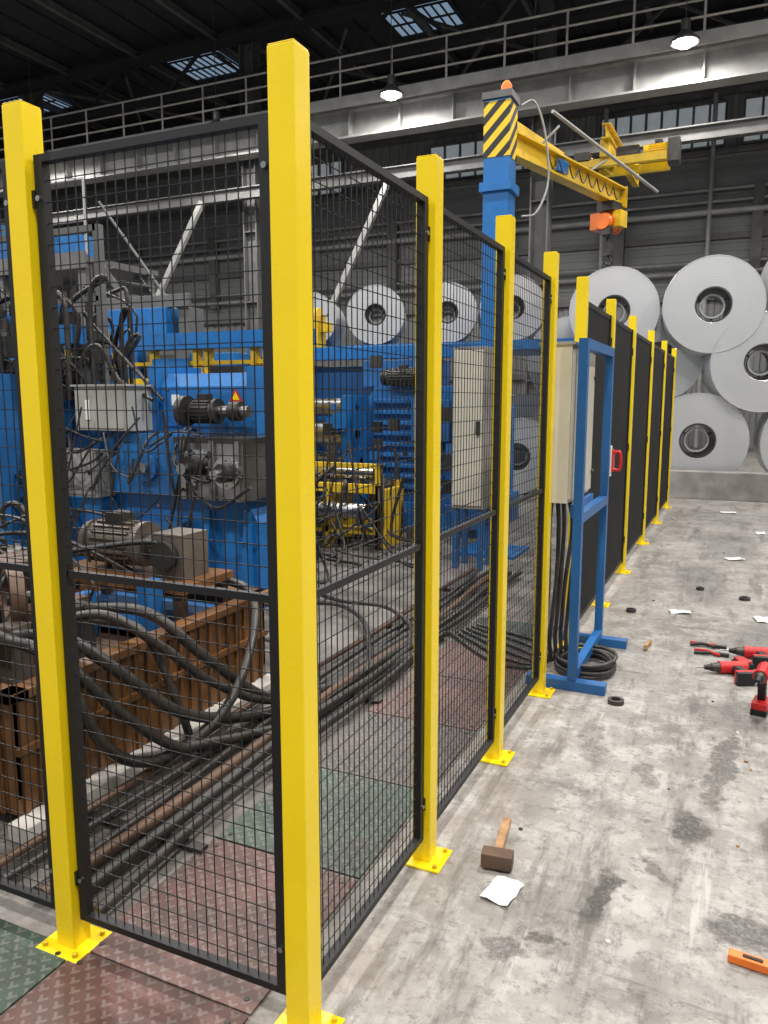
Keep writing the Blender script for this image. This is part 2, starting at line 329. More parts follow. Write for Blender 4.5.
# ------------------------------------------------------------------ tread plates
FX=-.86; FY=1.42
cols=[TR,TD,TG,TD,TR,TD]
b=MB('tread_plate_floor')
for i in range(5):
    for j in range(9):
        x0=-1.0-(i+1)*.56; y0=-.4+j*.6
        if x0<-2.0 and y0>1.2: continue
        k={(0,2):TR,(1,2):TG,(0,3):TR,(0,4):TG,(1,3):TD,(1,4):TR,(0,5):TD,(0,6):TR,(1,5):TD,(0,1):TR,(1,1):TD,(2,2):TD}.get((i,j),R.choice(cols))
        b.box(x0+.004,x0+.556,y0+.004,y0+.596,.001,.007,k)
        for dx in (.04,.52):
            for dy in (.04,.56): b.cyl((x0+dx,y0+dy,.007),(x0+dx,y0+dy,.009),.008,STLD,8)
b.done()

# ------------------------------------------------------------------ fence
H=2.195
def post(x,y,m=YEL):
    b=MB('fence_post'); s=.031
    b.box(-s,s,-s,s,.008,H-.004,m); b.box(-s+.001,s-.001,-s+.001,s-.001,H-.004,H,m)
    b.box(-.075,.075,-.068,.068,0,.008,m)
    for dx in (-.055,.055):
        for dy in (-.05,.05): b.cyl((dx,dy,.008),(dx,dy,.018),.008,YEL2,6)
    return b.done(.003,(x,y,0))
ys=[1.42,2.2,3.0,3.8,4.62,5.7,6.9,8.4,9.9,11.4]
for y in ys: post(FX,y)
xs=[-1.602,-2.41,-3.21,-4.01]
for x in xs: post(x,FY)
def mesh_panel(a,c,axis,fixed,name='mesh_fence_panel'):
    b=MB(name); z0,z1,zm=.09,2.075,1.06; f=.026; t=.012
    def bx(u0,u1,q0,q1,w0,w1,m):
        if axis=='y': b.box(fixed+q0,fixed+q1,u0,u1,w0,w1,m)
        else: b.box(u0,u1,fixed+q0,fixed+q1,w0,w1,m)
    bx(a,a+f,-t,t,z0,z1,BLK); bx(c-f,c,-t,t,z0,z1,BLK)
    bx(a+f,c-f,-t,t,z0,z0+.018,BLK); bx(a+f,c-f,-t,t,z1-.018,z1,BLK)
    bx(a+f,c-f,-t*.7,t*.7,zm-.009,zm+.009,BLK)
    r=.0011; n=round((c-a-2*f)/.030)
    for i in range(1,n):
        u=a+f+(c-a-2*f)*i/n; bx(u-r,u+r,-r,r,z0+.018,z1-.018,BLK)
    n=round((z1-z0)/.05)
    for i in range(1,n):
        z=z0+.01+(z1-z0-.02)*i/n; bx(a+f,c-f,-3*r,-r,z-r,z+r,BLK)
    for z in (z0+.12,z1-.1):
        for u,sg in ((a,-1),(c,1)):
            bx(min(u,u+sg*.009),max(u,u+sg*.009),-.015,.015,z-.02,z+.02,BLK)
            v=u-sg*.012
            if axis=='y':
                b.cyl((fixed+.012,v,z),(fixed+.018,v,z),.007,STLB,8); b.cyl((fixed-.012,v,z),(fixed-.018,v,z),.007,STLB,8)
            else:
                b.cyl((v,fixed-.012,z),(v,fixed-.018,z),.007,STLB,8); b.cyl((v,fixed+.012,z),(v,fixed+.018,z),.007,STLB,8)
    b.done()
G=.041
for i in range(3): mesh_panel(ys[i]+G,ys[i+1]-G,'y',FX)
xx=[FX]+xs
for i in range(4): mesh_panel(xx[i+1]+G,xx[i]-G,'x',FY)
def sheet_panel(a,c,door=False):
    b=MB('fence_gate' if door else 'black_sheet_fence_panel'); z0,z1=.1,2.08; t=.014
    b.box(FX-t,FX+t,a,a+.03,z0,z1,BLK); b.box(FX-t,FX+t,c-.03,c,z0,z1,BLK)
    for z in (z0,z1-.03): b.box(FX-t*.5,FX+t*.5,a+.03,c-.03,z,z+.03,BLK)
    b.box(FX-.003,FX+.003,a+.03,c-.03,z0+.03,z1-.03,BLKS)
    for z in (.3,1.1,1.9):
        b.box(FX-.02,FX+.02,a-.009,a,z-.03,z+.03,BLK); b.box(FX-.02,FX+.02,c,c+.009,z-.03,z+.03,BLK)
    if door:
        b.box(FX+t,FX+t+.03,a+.04,a+.13,.98,1.14,RED); b.tube([(FX+.04,a+.06,1.0),(FX+.09,a+.06,1.0),(FX+.09,a+.06,1.12),(FX+.04,a+.06,1.12)],.011,RED)
        b.box(FX+t,FX+t+.02,a+.02,a+.06,.95,1.17,WHT)
    b.done()
for i in range(4,9): sheet_panel(ys[i]+G,ys[i+1]-G,i==5)

# ------------------------------------------------------------------ control cabinet on blue stand
b=MB('control_cabinet')
b.box(-.915,-.765,3.90,4.50,.98,1.77,BEI)
b.box(-.765,-.75,3.92,4.48,1.0,1.75,BEI)
b.box(-.75,-.745,4.06,4.2,1.3,1.55,WHT)
b.box(-.93,-.75,3.89,4.51,1.77,1.785,GRY)
for z in (1.1,1.62): b.cyl((-.757,4.47,z),(-.735,4.47,z),.012,STLD,10)
for (y,z) in ((4.0,1.35),(4.0,1.45)): b.cyl((-.75,y,z),(-.735,y,z),.01,RED,10)
b.box(-.7452,-.7445,4.08,4.18,1.49,1.53,RED)
for y in (3.9,4.72):
    b.box(-.735,-.69,y,y+.05,.05,1.8,BLU2)
    b.box(-.95,-.54,y-.01,y+.06,.0,.05,BLU2)
b.box(-.735,-.69,3.95,4.72,1.75,1.8,BLU2); b.box(-.735,-.69,3.95,4.72,.88,.93,BLU2); b.box(-.735,-.69,3.95,4.72,.05,.1,BLU2)
b.box(-.76,-.735,3.95,4.5,.9,.97,BLU2)
CAB=b.done(.003)
b=MB('power_cable_bundle')
for i in range(6):
    x=-.90+.02*i; y=4.02+.05*i
    b.tube([(x,y,.98),(x+R.uniform(-.02,.02),y+.03,.8),(x+.0,y+R.uniform(-.03,.03),.5),(x-.03,y+.05,.2),(x-.05,y+.08,.03),(x-.3,y+.1+.05*i,.02),(x-.7,y+.5,.02)],.012,RUB)
b.done(parent=CAB)
b=MB('coiled_hose')
for i in range(7):
    r=.16-.012*(i%3); z=.018+.02*(i//2)
    pts=[(-.70+r*1.0*math.cos(t*math.pi/5+i)*(1+R.uniform(-.05,.05)),4.25+r*1.2*math.sin(t*math.pi/5+i),z+R.uniform(0,.008)) for t in range(11)]
    b.tube(pts,.012,RUB)
b.done()

# ------------------------------------------------------------------ jib crane
b=MB('jib_crane')
cx,cy=-2.16,7.3
b.box(cx-.12,cx+.12,cy-.12,cy+.12,.03,4.25,BLU); b.box(cx-.3,cx+.3,cy-.3,cy+.3,0,.03,BLU)
b.box(cx-.124,cx+.124,cy-.124,cy+.124,3.70,4.18,HAZ)
b.box(cx-.14,cx+.14,cy-.14,cy+.14,4.2,4.26,STR); b.cyl((cx+.05,cy,4.26),(cx+.05,cy,4.34),.05,ORG,16); b.cyl((cx+.05,cy,4.34),(cx+.05,cy,4.38),.05,ORG,16,.02)
d=Vector((.26,.965,0)); d.normalize(); s0=Vector((cx+.08,cy+.13,3.86)); e0=s0+d*2.5
b.ibeam(s0,e0,.13,.2,.018,YEL2); b.obox(e0,(.16,.02,.24),(0,0,-.29),YEL2)
b.beam(s0+Vector((0,0,.18)),s0+d*1.0+Vector((0,0,.12)),.04,.08,YEL2)
b.obox(s0+d*.9+Vector((.05,0,0)),(.03,.2,.12),(0,0,-.29),BLU)
b.cyl(s0+d*.35+Vector((.2,0,.36)),e0+d*.3+Vector((.3,0,.1)),.018,STRL,8)
for t in (.5,1.6): b.beam(s0+d*t+Vector((0,0,.1)),s0+d*t+Vector((.2,0,.3-.06*t)),.02,.02,STRL)
b.box(cx-.15,cx+.15,cy-.15,cy+.15,3.4,3.48,BLU)
h=s0+d*2.2
b.obox(h-Vector((0,0,.16)),(.2,.24,.1),(0,0,-.29),STLD)
b.motor(h-Vector((0,0,.34)),d,.26,.10,ORG,ORG); b.obox(h-Vector((.12,0,.32)),(.12,.18,.18),(0,0,-.29),ORG); b.obox(h-Vector((-.12,0,.30)),(.1,.18,.18),(0,0,-.29),YEL2); b.obox(h-Vector((0,0.12,.44)),(.1,.1,.1),(0,0,-.29),STLD)
b.cyl(h-Vector((0,0,.4)),h-Vector((0,0,.66)),.008,STLD,6); b.cyl(h-Vector((0,0,.5)),h-Vector((0,0,.70)),.065,RUB,12)
b.tube([h-Vector((0,0,.70)),h-Vector((-.04,0,.75)),h-Vector((-.02,0,.80)),h-Vector((.04,0,.77))],.012,STLD)
b.tube([s0+Vector((.1,-.1,.3)),s0+Vector((.2,0,.35)),s0+Vector((.28,.1,.1)),s0+Vector((.3,.2,-.3)),s0+Vector((.22,.1,-.6)),s0+Vector((.1,0,-.65))],.01,STRL)
for i in range(8):
    p=s0+d*(.5+.22*i)+Vector((.1,0,.03)); b.tube([p,p+d*.06-Vector((0,0,.09)),p+d*.11-Vector((0,0,.12)),p+d*.16-Vector((0,0,.09)),p+d*.22],.007,RUB,6,4)
b.done()
b=MB('overhead_crane_trolley')
D=-.3
b.ibeam((-2.55,19.9,6.6),(-1.9+D,13.3,5.75),.14,.2,.02,YEL2); b.beam((-2.55,19.9,6.5),(-2.55,19.9,7.44),.1,.1,YEL2)
b.box(-2.5+D,-1.0+D,13.6,13.72,5.3,5.42,YEL2); b.box(-2.5+D,-1.0+D,14.2,14.32,5.3,5.42,YEL2)
b.box(-2.02+D,-1.88+D,13.5,14.4,5.42,5.68,YEL2); b.motor((-1.15+D,13.9,5.5),(1,0,0),.36,.13,YEL2); b.motor((-2.25+D,13.9,5.38),(0,1,0),.36,.12,STLD)
b.cyl((-1.8+D,13.9,5.5),(-1.45+D,13.9,5.5),.15,STLD,20); b.box(-1.0+D,-.82+D,13.75,14.1,5.3,5.65,STLD); b.box(-2.45+D,-2.2+D,13.6,14.3,5.4,5.55,STLD)
b.done()

# ------------------------------------------------------------------ coils
def coilmesh():
    b=MB('metal_coil'); r0,r1,L=.75,.27,1.25; seg=72
    prof=[(r0,-L/2+.01),(r0-.01,-L/2),(r1+.01,-L/2),(r1,-L/2+.01),(r1,L/2-.01),(r1+.01,L/2),(r0-.01,L/2),(r0,L/2-.01)]
    vs=[(r*math.cos(2*math.pi*i/seg),y,r*math.sin(2*math.pi*i/seg)) for i in range(seg) for r,y in prof]; n=len(prof)
    b.faces(vs,[(i*n+j,i*n+(j+1)%n,((i+1)%seg)*n+(j+1)%n,((i+1)%seg)*n+j) for i in range(seg) for j in range(n)],COIL,False)
    b.cyl((0,-L/2+.02,0),(0,L/2-.03,0),.268,STLD,48,ri=.25)
    b.cyl((0,-L/2+.25,0),(0,-L/2+.37,0),.19,COIL,40,ri=.165)
    for k in range(3):
        a=k*2.094+.5; b.beam((.17*math.cos(a),-L/2+.3,.17*math.sin(a)),(.26*math.cos(a),-L/2+.3,.26*math.sin(a)),.03,.03,STLD)
    b.cyl((0,-L/2-.01,0),(0,-L/2+.02,0),.745,COIL,64,ri=.735)
    o=b.done(loc=(.20,13.7,2.06))
    for p in o.data.polygons: p.use_smooth=True
    o.data.set_sharp_from_angle(angle=math.radians(35))
    return o
c0=coilmesh(); c0.rotation_euler=(0,0,.14)
pos=[(-.65,13.75,.86,1),(1.02,13.7,.86,1),(2.55,13.7,.86,1),(1.76,13.7,2.15,1),(-.52,13.6,2.93,.97),(-1.38,14.4,2.2,.95),(-2.15,14.2,.86,1),(-2.05,13.9,2.93,.95),(-2.9,14.5,2.2,1),(-3.7,14.3,.86,1),(1.0,13.9,3.35,.95)]
for p in pos: place(c0,p[:3],R.uniform(.06,.24),p[3])
for p in [(-5.75,12.3,2.4,.64),(-4.55,12.5,2.4,.64),(-3.45,12.4,2.4,.66),(-6.9,12.2,2.4,.6),(-4.9,12.6,0,.8),(-3.3,12.6,0,.8),(-6.5,12.6,0,.8)]: place(c0,(p[0],p[1],p[2]+.755*p[3]),R.uniform(.3,.5) if p[2]>0 else .2,p[3])
b=MB('concrete_kerb'); b.box(-1.6,3.5,12.6,12.85,0,.42,CON); b.done(.01)
b=MB('coil_storage_rack'); 
for x in (-7.8,-2.4): b.box(x,x+.1,11.5,11.6,0,2.25,BLU2); b.box(x,x+.1,13.2,13.3,0,2.25,BLU2)
b.box(-7.9,-2.2,11.5,13.3,2.25,2.39,BLU2); b.done()

# ------------------------------------------------------------------ oil tank with hydraulic pumps
b=MB('oil_collecting_tank')
x0,x1,y0,y1=-4.6,-2.2,1.75,3.3
b.box(x0,x1,y0,y1,.06,.12,BRN); b.box(x1-.02,x1,y0,y1,.12,.5,BRN); b.box(x0,x0+.02,y0,y1,.12,.5,BRN); b.box(x0,x1,y0,y0+.02,.12,.5,BRN); b.box(x0,x1,y1-.02,y1,.12,.5,BRN)
b.box(x1-.05,x1+.03,y0-.03,y1+.03,.48,.515,BRN); b.box(x0,x1+.03,y0-.03,y0+.05,.48,.515,BRN); b.box(x0,x1,y1-.05,y1+.03,.48,.515,BRN)
b.box(x1,x1+.02,y0,y1,.28,.31,BRN)
y=y0+.02
while y<y1: b.box(x1,x1+.012,y,y+.02,.06,.48,BRN); y+=.07
x=x0
while x<x1: b.box(x,x+.02,y0-.012,y0,.06,.48,BRN); x+=.08
b.box(x1,x1+.09,y0-.05,y1+.1,.0,.06,WHTL)
b.box(x0+.1,x1-.1,y0+.1,y1-.1,.34,.36,RST)
TANK=b.done(.003)
b=MB('hydraulic_pump_unit')
b.box(-3.2,-2.3,2.75,3.2,.40,.44,BLU2)
for (x,y) in ((-3.15,2.8),(-2.38,2.8),(-3.15,3.12),(-2.38,3.12)): b.box(x,x+.05,y,y+.05,.36,.62,RST)
b.box(-3.2,-2.3,2.78,3.18,.60,.64,BRN)
b.motor((-2.85,2.98,.78),(1,0,0),.3,.115,PMP); b.cyl((-2.66,2.98,.78),(-2.56,2.98,.78),.06,STL,16); b.box(-2.56,-2.38,2.88,3.08,.64,.86,PMP); b.cyl((-2.47,2.88,.76),(-2.47,2.84,.76),.07,STLD,16)
b.motor((-3.35,2.55,.66),(.6,.8,0),.3,.13,STLD)
b.box(-3.1,-2.7,2.3,2.6,.36,.6,RST); b.cyl((-2.9,2.45,.6),(-2.9,2.45,.78),.1,STLD,16); b.cyl((-2.9,2.45,.78),(-2.9,2.45,.8),.14,RST,20)
b.cyl((-2.65,2.12,.70),(-2.62,2.17,.70),.13,RST,28,ri=.11); b.cyl((-2.65,2.12,.7),(-2.6,2.2,.7),.025,STLD,10)
for k in range(5):
    a=k*2*math.pi/5; b.tube([(-2.635,2.145,.7),(-2.635+.1*math.cos(a)*.8,2.145-.1*math.cos(a)*.45,.7+.115*math.sin(a))],.007,RST,6,2)
b.cyl((-3.5,2.2,.36),(-3.5,2.2,.95),.07,STLD,16); b.cyl((-3.7,2.5,.36),(-3.7,2.5,1.05),.06,STLD,16)
for i in range(24):
    a=Vector((R.uniform(-3.9,-2.4),R.uniform(2.,3.1),R.uniform(.4,.8))); c=Vector((R.uniform(-3.8,-2.4),R.uniform(2.,3.1),R.uniform(.4,.7)))
    b.tube([a,(a.x,a.y,a.z+.12),((a.x+c.x)/2,(a.y+c.y)/2,max(a.z,c.z)+R.uniform(.05,.2)),(c.x,c.y,c.z+.12),c],R.uniform(.006,.015),R.choice([RUB,STLD,RUB,BLK]))
for i in range(16):
    x=R.uniform(-4.1,-2.4);y=R.uniform(1.9,2.8); b.box(x,x+R.uniform(.05,.14),y,y+.1,.36,R.uniform(.45,.7),R.choice([RST,STLD,STLD,PMP,BLU2]))
b.done(parent=TANK)
b=MB('hydraulic_hoses')
for i,(ya,yb,r,sag,zt) in enumerate([(2.0,2.75,.024,.0,.62),(2.2,2.95,.02,.06,.66),(2.45,3.0,.024,-.05,.60),(1.95,2.45,.022,-.12,.57)]):
    b.tube([(-2.85,ya+.1,.5),(-2.5,ya,.6),(-2.22,ya+.02,zt),(-2.05,ya+.15,.45+sag),(-1.97,ya+.35,.25+sag),(-1.93,yb,.09),(-1.86+.03*i,yb+.45,.035),(-1.84+.05*i,yb+1.2,.03),(-1.8+.06*i,yb+2.,.03)],r,RUB,12,8)
b.tube([(-2.5,1.95,.62),(-2.2,1.95,.55),(-2.08,2.02,.25),(-2.02,2.15,.12),(-1.98,2.35,.10),(-1.93,2.6,.2),(-2.0,2.9,.4),(-2.15,3.1,.56),(-2.4,3.15,.6)],.022,RUB,12,8)
b.tube([(-2.45,2.35,.58),(-2.15,2.35,.56),(-2.03,2.42,.2),(-2.0,2.46,.06),(-1.95,2.6,.03),(-1.9,3.4,.03)],.018,RUB,12,8)
b.done(parent=TANK)
b=MB('floor_pipe_run')
for i in range(6):
    x=-2.04+i*.085
    pts=[(x+R.uniform(-.03,.03),y,.03+.015*R.random()) for y in (1.5,2.2,2.9,3.6,4.3,5.0,5.8,6.3)]
    b.tube(pts,R.choice([.014,.02,.024,.016]),[RST,RUB,RUB,RST,STLD,RUB][i],10)
for y in (1.9,3.3,4.5,5.6): b.box(-2.08,-1.54,y,y+.04,.007,.02,STLD)
for (y,k) in ((3.5,.1),(4.1,.25),(4.7,.0)):
    b.tube([(-1.75,y-.5,.04),(-1.88,y-.2,.05),(-2.2,y+.1+k,.06),(-2.6,y+.15+k*2,.05),(-3.0,y+.4,.06),(-3.3,y+.9,.1)],R.uniform(.014,.022),RUB)
b.done()

# ------------------------------------------------------------------ drive machine (blue, left)
b=MB('slitting_line_drive_machine')
XE=-3.1
b.prism([(-4.7,0),(XE,0),(XE,.62),(XE-.12,.8),(-4.7,.8)],'y',4.6,5.2,BLU)
b.box(-4.75,XE+.05,4.55,5.25,0,.06,BLU)
b.box(-5.6,-4.7,4.7,5.5,0,.7,BLU)
for x in (-4.5,-4.0,-3.5,-3.2): b.bolt((x,4.6,.7),(0,-1,0)); b.bolt((x,4.6,.12),(0,-1,0))
b.box(-4.4,-3.7,4.5,4.6,.18,.6,BLU2); b.box(-4.62,-4.45,4.45,4.6,.06,.8,BLU)
b.prism([(4.5,.0),(4.6,.0),(4.6,.7),(4.56,.7)],'x',-3.55,-3.5,BLU); b.prism([(4.5,.0),(4.6,.0),(4.6,.7),(4.56,.7)],'x',-3.2,-3.15,BLU)
b.prism([(4.75,1.22),(4.75,1.60),(4.83,1.70),(5.25,1.70),(5.25,1.22)],'x',-4.1,XE-.1,BLU)
b.prism([(4.8,1.22),(4.8,1.55),(4.85,1.6),(5.2,1.6),(5.2,1.22)],'x',-5.1,-4.12,BLU2)
b.box(-5.12,-5.05,4.7,5.28,1.2,1.66,BLU); b.box(XE-.14,XE-.06,4.7,5.28,1.2,1.74,BLU); b.box(-4.14,-4.08,4.7,5.27,1.2,1.76,BLU)
b.box(-4.04,XE-.16,4.735,4.75,1.3,1.56,BLU)
b.box(-4.9,-3.6,4.8,5.2,.8,1.22,BLU2)
b.prism([(-4.35,.8),(-3.6,.8),(-3.6,1.15),(-3.75,1.25),(-4.2,1.25),(-4.35,1.05)],'y',4.5,4.9,BLU)
b.cyl((-4.0,4.5,1.0),(-4.0,4.46,1.0),.1,BLU2,24); b.cyl((-4.0,4.46,1.0),(-4.0,4.42,1.0),.04,STL,16)
for x in (-4.0,-3.7,-3.4): b.bolt((x,4.75,1.26),(0,-1,0)); b.bolt((x,4.75,1.58),(0,-1,0))
b.faces([(-3.42,4.73,1.49),(-3.30,4.73,1.49),(-3.36,4.73,1.585)],[(0,1,2)],RED); b.faces([(-3.395,4.728,1.50),(-3.325,4.728,1.50),(-3.36,4.728,1.56)],[(0,1,2)],YEL); b.box(-3.42,-3.30,4.728,4.734,1.40,1.48,WHT); b.box(-3.41,-3.31,4.726,4.729,1.42,1.44,RED)
b.box(-3.95,-3.88,4.728,4.734,1.46,1.54,WHT)
b.box(-4.62,-4.12,4.42,4.7,1.27,1.60,GRY); b.box(-4.60,-4.14,4.41,4.42,1.29,1.58,GRY); b.box(-4.64,-4.10,4.4,4.71,1.60,1.615,GRY)
b.box(-4.5,-4.46,4.4,4.41,1.35,1.5,WHT)
b.box(-4.88,-4.42,4.40,4.6,.76,1.12,GRY); b.box(-4.86,-4.44,4.39,4.40,.78,1.10,STRL); b.cyl((-4.47,4.39,.95),(-4.47,4.37,.95),.015,STLD,10)
b.box(-3.62,-3.08,4.4,4.95,.8,1.22,STL)
for (x,z,r) in ((-3.47,1.03,.13),(-3.2,1.0,.11)):
    b.cyl((x,4.4,z),(x,4.36,z),r,STLB,28); b.cyl((x,4.36,z),(x,4.3,z),r*.6,STLD,24); b.cyl((x,4.3,z),(x,4.22,z),r*.3,STLB,16)
    for k in range(8):
        a=k*math.pi/4; b.bolt((x+r*.8*math.cos(a),4.36,z+r*.8*math.sin(a)),(0,-1,0),.011)
for x in (-3.58,-3.33,-3.12): b.bolt((x,4.4,.84),(0,-1,0),.014); b.bolt((x,4.4,1.18),(0,-1,0),.014); b.box(x-.02,x+.02,4.38,4.4,.8,1.22,STL)
b.box(-3.66,-3.04,4.38,4.97,1.2,1.24,STLD)
b.motor((-3.5,4.55,1.42),(1,0,0),.18,.09,STLD); b.cyl((-3.4,4.55,1.42),(-3.12,4.55,1.42),.04,STL,16); b.cyl((-3.27,4.55,1.42),(-3.19,4.55,1.42),.07,STLD,20)
b.cyl((-3.66,4.5,1.42),(-3.61,4.5,1.42),.11,STLD,24)
b.cyl((-6.8,4.3,1.33),(-5.2,4.3,1.33),.13,STLD,28); b.cyl((-6.8,4.4,1.0),(-5.3,4.4,1.0),.1,STL,28)
b.box(-5.3,-5.14,4.15,4.8,.0,1.7,BLU2); b.box(-5.1,-4.95,4.4,4.6,1.2,2.0,STR)
b.box(-7,-5.3,4.9,5.8,0,1.2,BLU2); b.box(-6.9,-5.3,5.,5.6,1.2,1.8,STLD)
for i in range(34):
    a=Vector((R.uniform(-5.3,-3.2),4.45,R.uniform(.85,1.3))); c=Vector((a.x+R.uniform(-.7,.7),4.5+R.uniform(-.3,.1),R.uniform(.4,1.5)))
    b.tube([a,(a.x,a.y-.12,a.z-.06),((a.x+c.x)/2,4.28,min(a.z,c.z)-R.uniform(-.05,.2)),c],R.uniform(.006,.013),R.choice([RUB,BLK,BLK]),6,5)
MACH=b.done(.004)
b=MB('pneumatic_pipework')
for i in range(46):
    x=R.uniform(-6.4,-4.5); y=R.uniform(4.3,5.2); z=R.uniform(1.7,2.35)
    b.tube([(x,y,1.5),(x,y,z),(x+R.uniform(-.2,.2),y,z+.1),(x+R.uniform(-.5,.5),y+.1,z+R.uniform(-.4,.1)),(x+R.uniform(-.6,.6),y+.1,1.5)],R.uniform(.008,.022),R.choice([RUB,STLD,BLK,BLK,RUB]),6,5)
for i in range(30):
    x=R.uniform(-6.4,-4.7);y=R.uniform(4.5,5.3);z=1.65+R.random()*.6; s=R.uniform(.03,.09); b.box(x-s,x+s,y-s,y+s,z-s,z+s,R.choice([STLD,STLD,GRY,STR,BLU])); b.cyl((x,y,z+s),(x,y,z+s+.1),s*.6,STLD,14)
for x in (-6.4,-5.6,-4.8): b.box(x-.03,x+.03,4.9,4.96,1.6,2.9,STR)
b.box(-6.4,-4.8,4.9,4.96,2.85,2.9,STR); b.box(-6.4,-4.8,4.9,4.96,2.3,2.34,STR)
b.done(parent=MACH)
b=MB('yellow_machine_guard')
b.box(-6.6,-4.0,6.85,7.05,2.05,2.22,BLU)
b.box(-6.6,-4.0,6.9,7.0,1.5,1.74,YEL2); b.box(-6.6,-4.0,6.92,6.98,1.88,1.92,YEL2)
for x in (-6.6,-6.05,-5.45,-5.3,-4.7,-4.55,-4.05): b.box(x,x+.06,6.9,7.0,0,2.05,YEL2)
b.box(-6.0,-5.5,6.88,6.9,1.5,1.95,BLU); b.box(-5.2,-4.8,6.86,6.9,1.55,1.85,STLD)
b.done()
b=MB('blue_machine_frame')
b.box(-9.5,-5.4,7.6,7.9,1.85,2.05,BLU); b.box(-9.5,-5.4,7.6,8.1,.0,1.2,BLU2); b.box(-7.4,-6.3,7.5,7.9,2.05,2.6,BLU)
for x in (-9.2,-7.5,-6.2): b.box(x,x+.15,7.6,7.9,1.2,2.6,STR)
b.box(-9.5,-6.,7.55,7.6,2.6,2.75,STR); b.motor((-8.2,7.6,1.5),(1,0,0),.6,.25,GRY); b.motor((-6.8,7.4,1.5),(1,0,0),.5,.2,STLD)
b.box(-9,-8.2,7.2,7.6,2.0,2.6,BLU2)
for i in range(14):
    x=R.uniform(-9,-5.6);s=R.uniform(.06,.16); b.box(x-s,x+s,7.3,7.6,1.2,1.2+R.uniform(.2,1.1),R.choice([STLD,STR,BLU2,YEL2,BLU]))
b.done(.01)
# ------------------------------------------------------------------ recoiler machine
b=MB('recoiler_machine')
b.box(-3.95,-2.5,8.0,9.6,.0,.35,BLU)
b.prism([(-3.9,.35),(-2.55,.35),(-2.55,1.4),(-2.75,1.65),(-3.8,1.65),(-3.9,1.5)],'y',8.05,9.5,BLU)
for i in range(9):
    z=.5+i*.12; b.box(-3.8,-2.95,7.98,8.05,z,z+.045,BLU)
b.box(-3.3,-2.85,7.92,7.98,1.05,1.5,BLU2); b.box(-2.72,-2.5,7.9,8.6,.1,1.5,BLU)
b.box(-5.2,-2.35,8.2,8.4,1.97,2.12,BLU); b.box(-5.0,-4.85,8.2,8.4,0,2.0,BLU); b.box(-2.5,-2.35,8.2,8.4,0,2.0,BLU)
b.box(-4.0,-3.1,8.15,8.6,1.65,1.95,BLU2); b.motor((-3.4,7.95,1.75),(1,0,0),.4,.1,STLD)
for (y,z,r,mm) in ((7.8,1.42,.10,STLB),(7.8,1.12,.15,STLB),(7.9,.80,.11,STLB)):
    b.cyl((-4.72,y,z),(-4.0,y,z),r,mm,32); b.cyl((-4.85,y,z),(-3.9,y,z),r*.4,STLD,16)
b.box(-4.98,-4.8,7.6,8.2,.0,1.6,BLU); b.box(-4.0,-3.9,7.6,8.1,.3,1.55,BLU)
b.box(-4.95,-4.0,8.4,8.5,.2,1.9,BLU2)
b.box(-5.1,-4.5,8.25,8.35,2.3,2.42,YEL2); b.box(-5.0,-4.92,8.2,8.4,2.12,2.6,YEL2); b.box(-4.7,-4.62,8.2,8.4,2.12,2.5,YEL2); b.motor((-4.8,8.3,2.5),(1,0,0),.25,.09,YEL2)
REC=b.done(.006)
b=MB('yellow_roller_conveyor')
for y in (6.9,7.45): b.box(-4.45,-3.2,y,y+.06,.57,.66,YEL2); b.box(-4.45,-3.2,y,y+.06,.15,.22,YEL2)
for i in range(7):
    x=-4.35+i*.17; b.cyl((x,6.96,.64),(x,7.45,.64),.05,STL,16)
for x in (-4.45,-3.85,-3.26): b.box(x,x+.06,6.9,7.5,0,.6,YEL2)
for x in (-4.45,-3.26): b.box(x,x+.06,6.9,6.96,0,.87,YEL2)
b.box(-4.45,-3.2,6.9,6.95,.82,.87,YEL2)
b.cyl((-4.3,6.8,.40),(-3.3,6.8,.40),.08,STLB,20); b.cyl((-4.3,7.1,.75),(-3.3,7.1,.75),.07,STLB,20)
b.done(.003,parent=REC)
b=MB('beige_switch_cabinet'); b.box(-2.28,-1.98,6.4,6.75,.55,1.95,CON); b.box(-2.26,-2.0,6.39,6.4,.58,1.92,BEI); b.box(-2.05,-2.02,6.36,6.39,1.2,1.32,STLD)
for x in (-2.27,-2.04): b.box(x,x+.05,6.42,6.47,0,.55,BLU2); b.box(x,x+.05,6.68,6.73,0,.55,BLU2)
b.done(.004)
b=MB('cable_clutter')
for i in range(60):
    x=R.uniform(-4.6,-3.); y=R.uniform(5.5,7.7)
    b.tube([(x,y,R.uniform(.1,1.2)),(x+R.uniform(-.2,.2),y-.1,R.uniform(.1,.8)),(x+R.uniform(-.4,.4),y-.2,.1),(x+R.uniform(-.6,.6),y-.3,.03)],R.uniform(.008,.018),R.choice([RUB,BLK,STLD]),6,5)
for i in range(50):
    x=R.uniform(-5.,-2.5); y=R.uniform(7.2,7.85); z=R.uniform(.1,1.9); s=R.uniform(.02,.08)
    b.box(x-s,x+s,y-s*.5,y+s*.5,z-s,z+s*1.2,R.choice([STLD,BLU,STL,YEL2,BLU2,BLK]))
b.done(parent=REC)
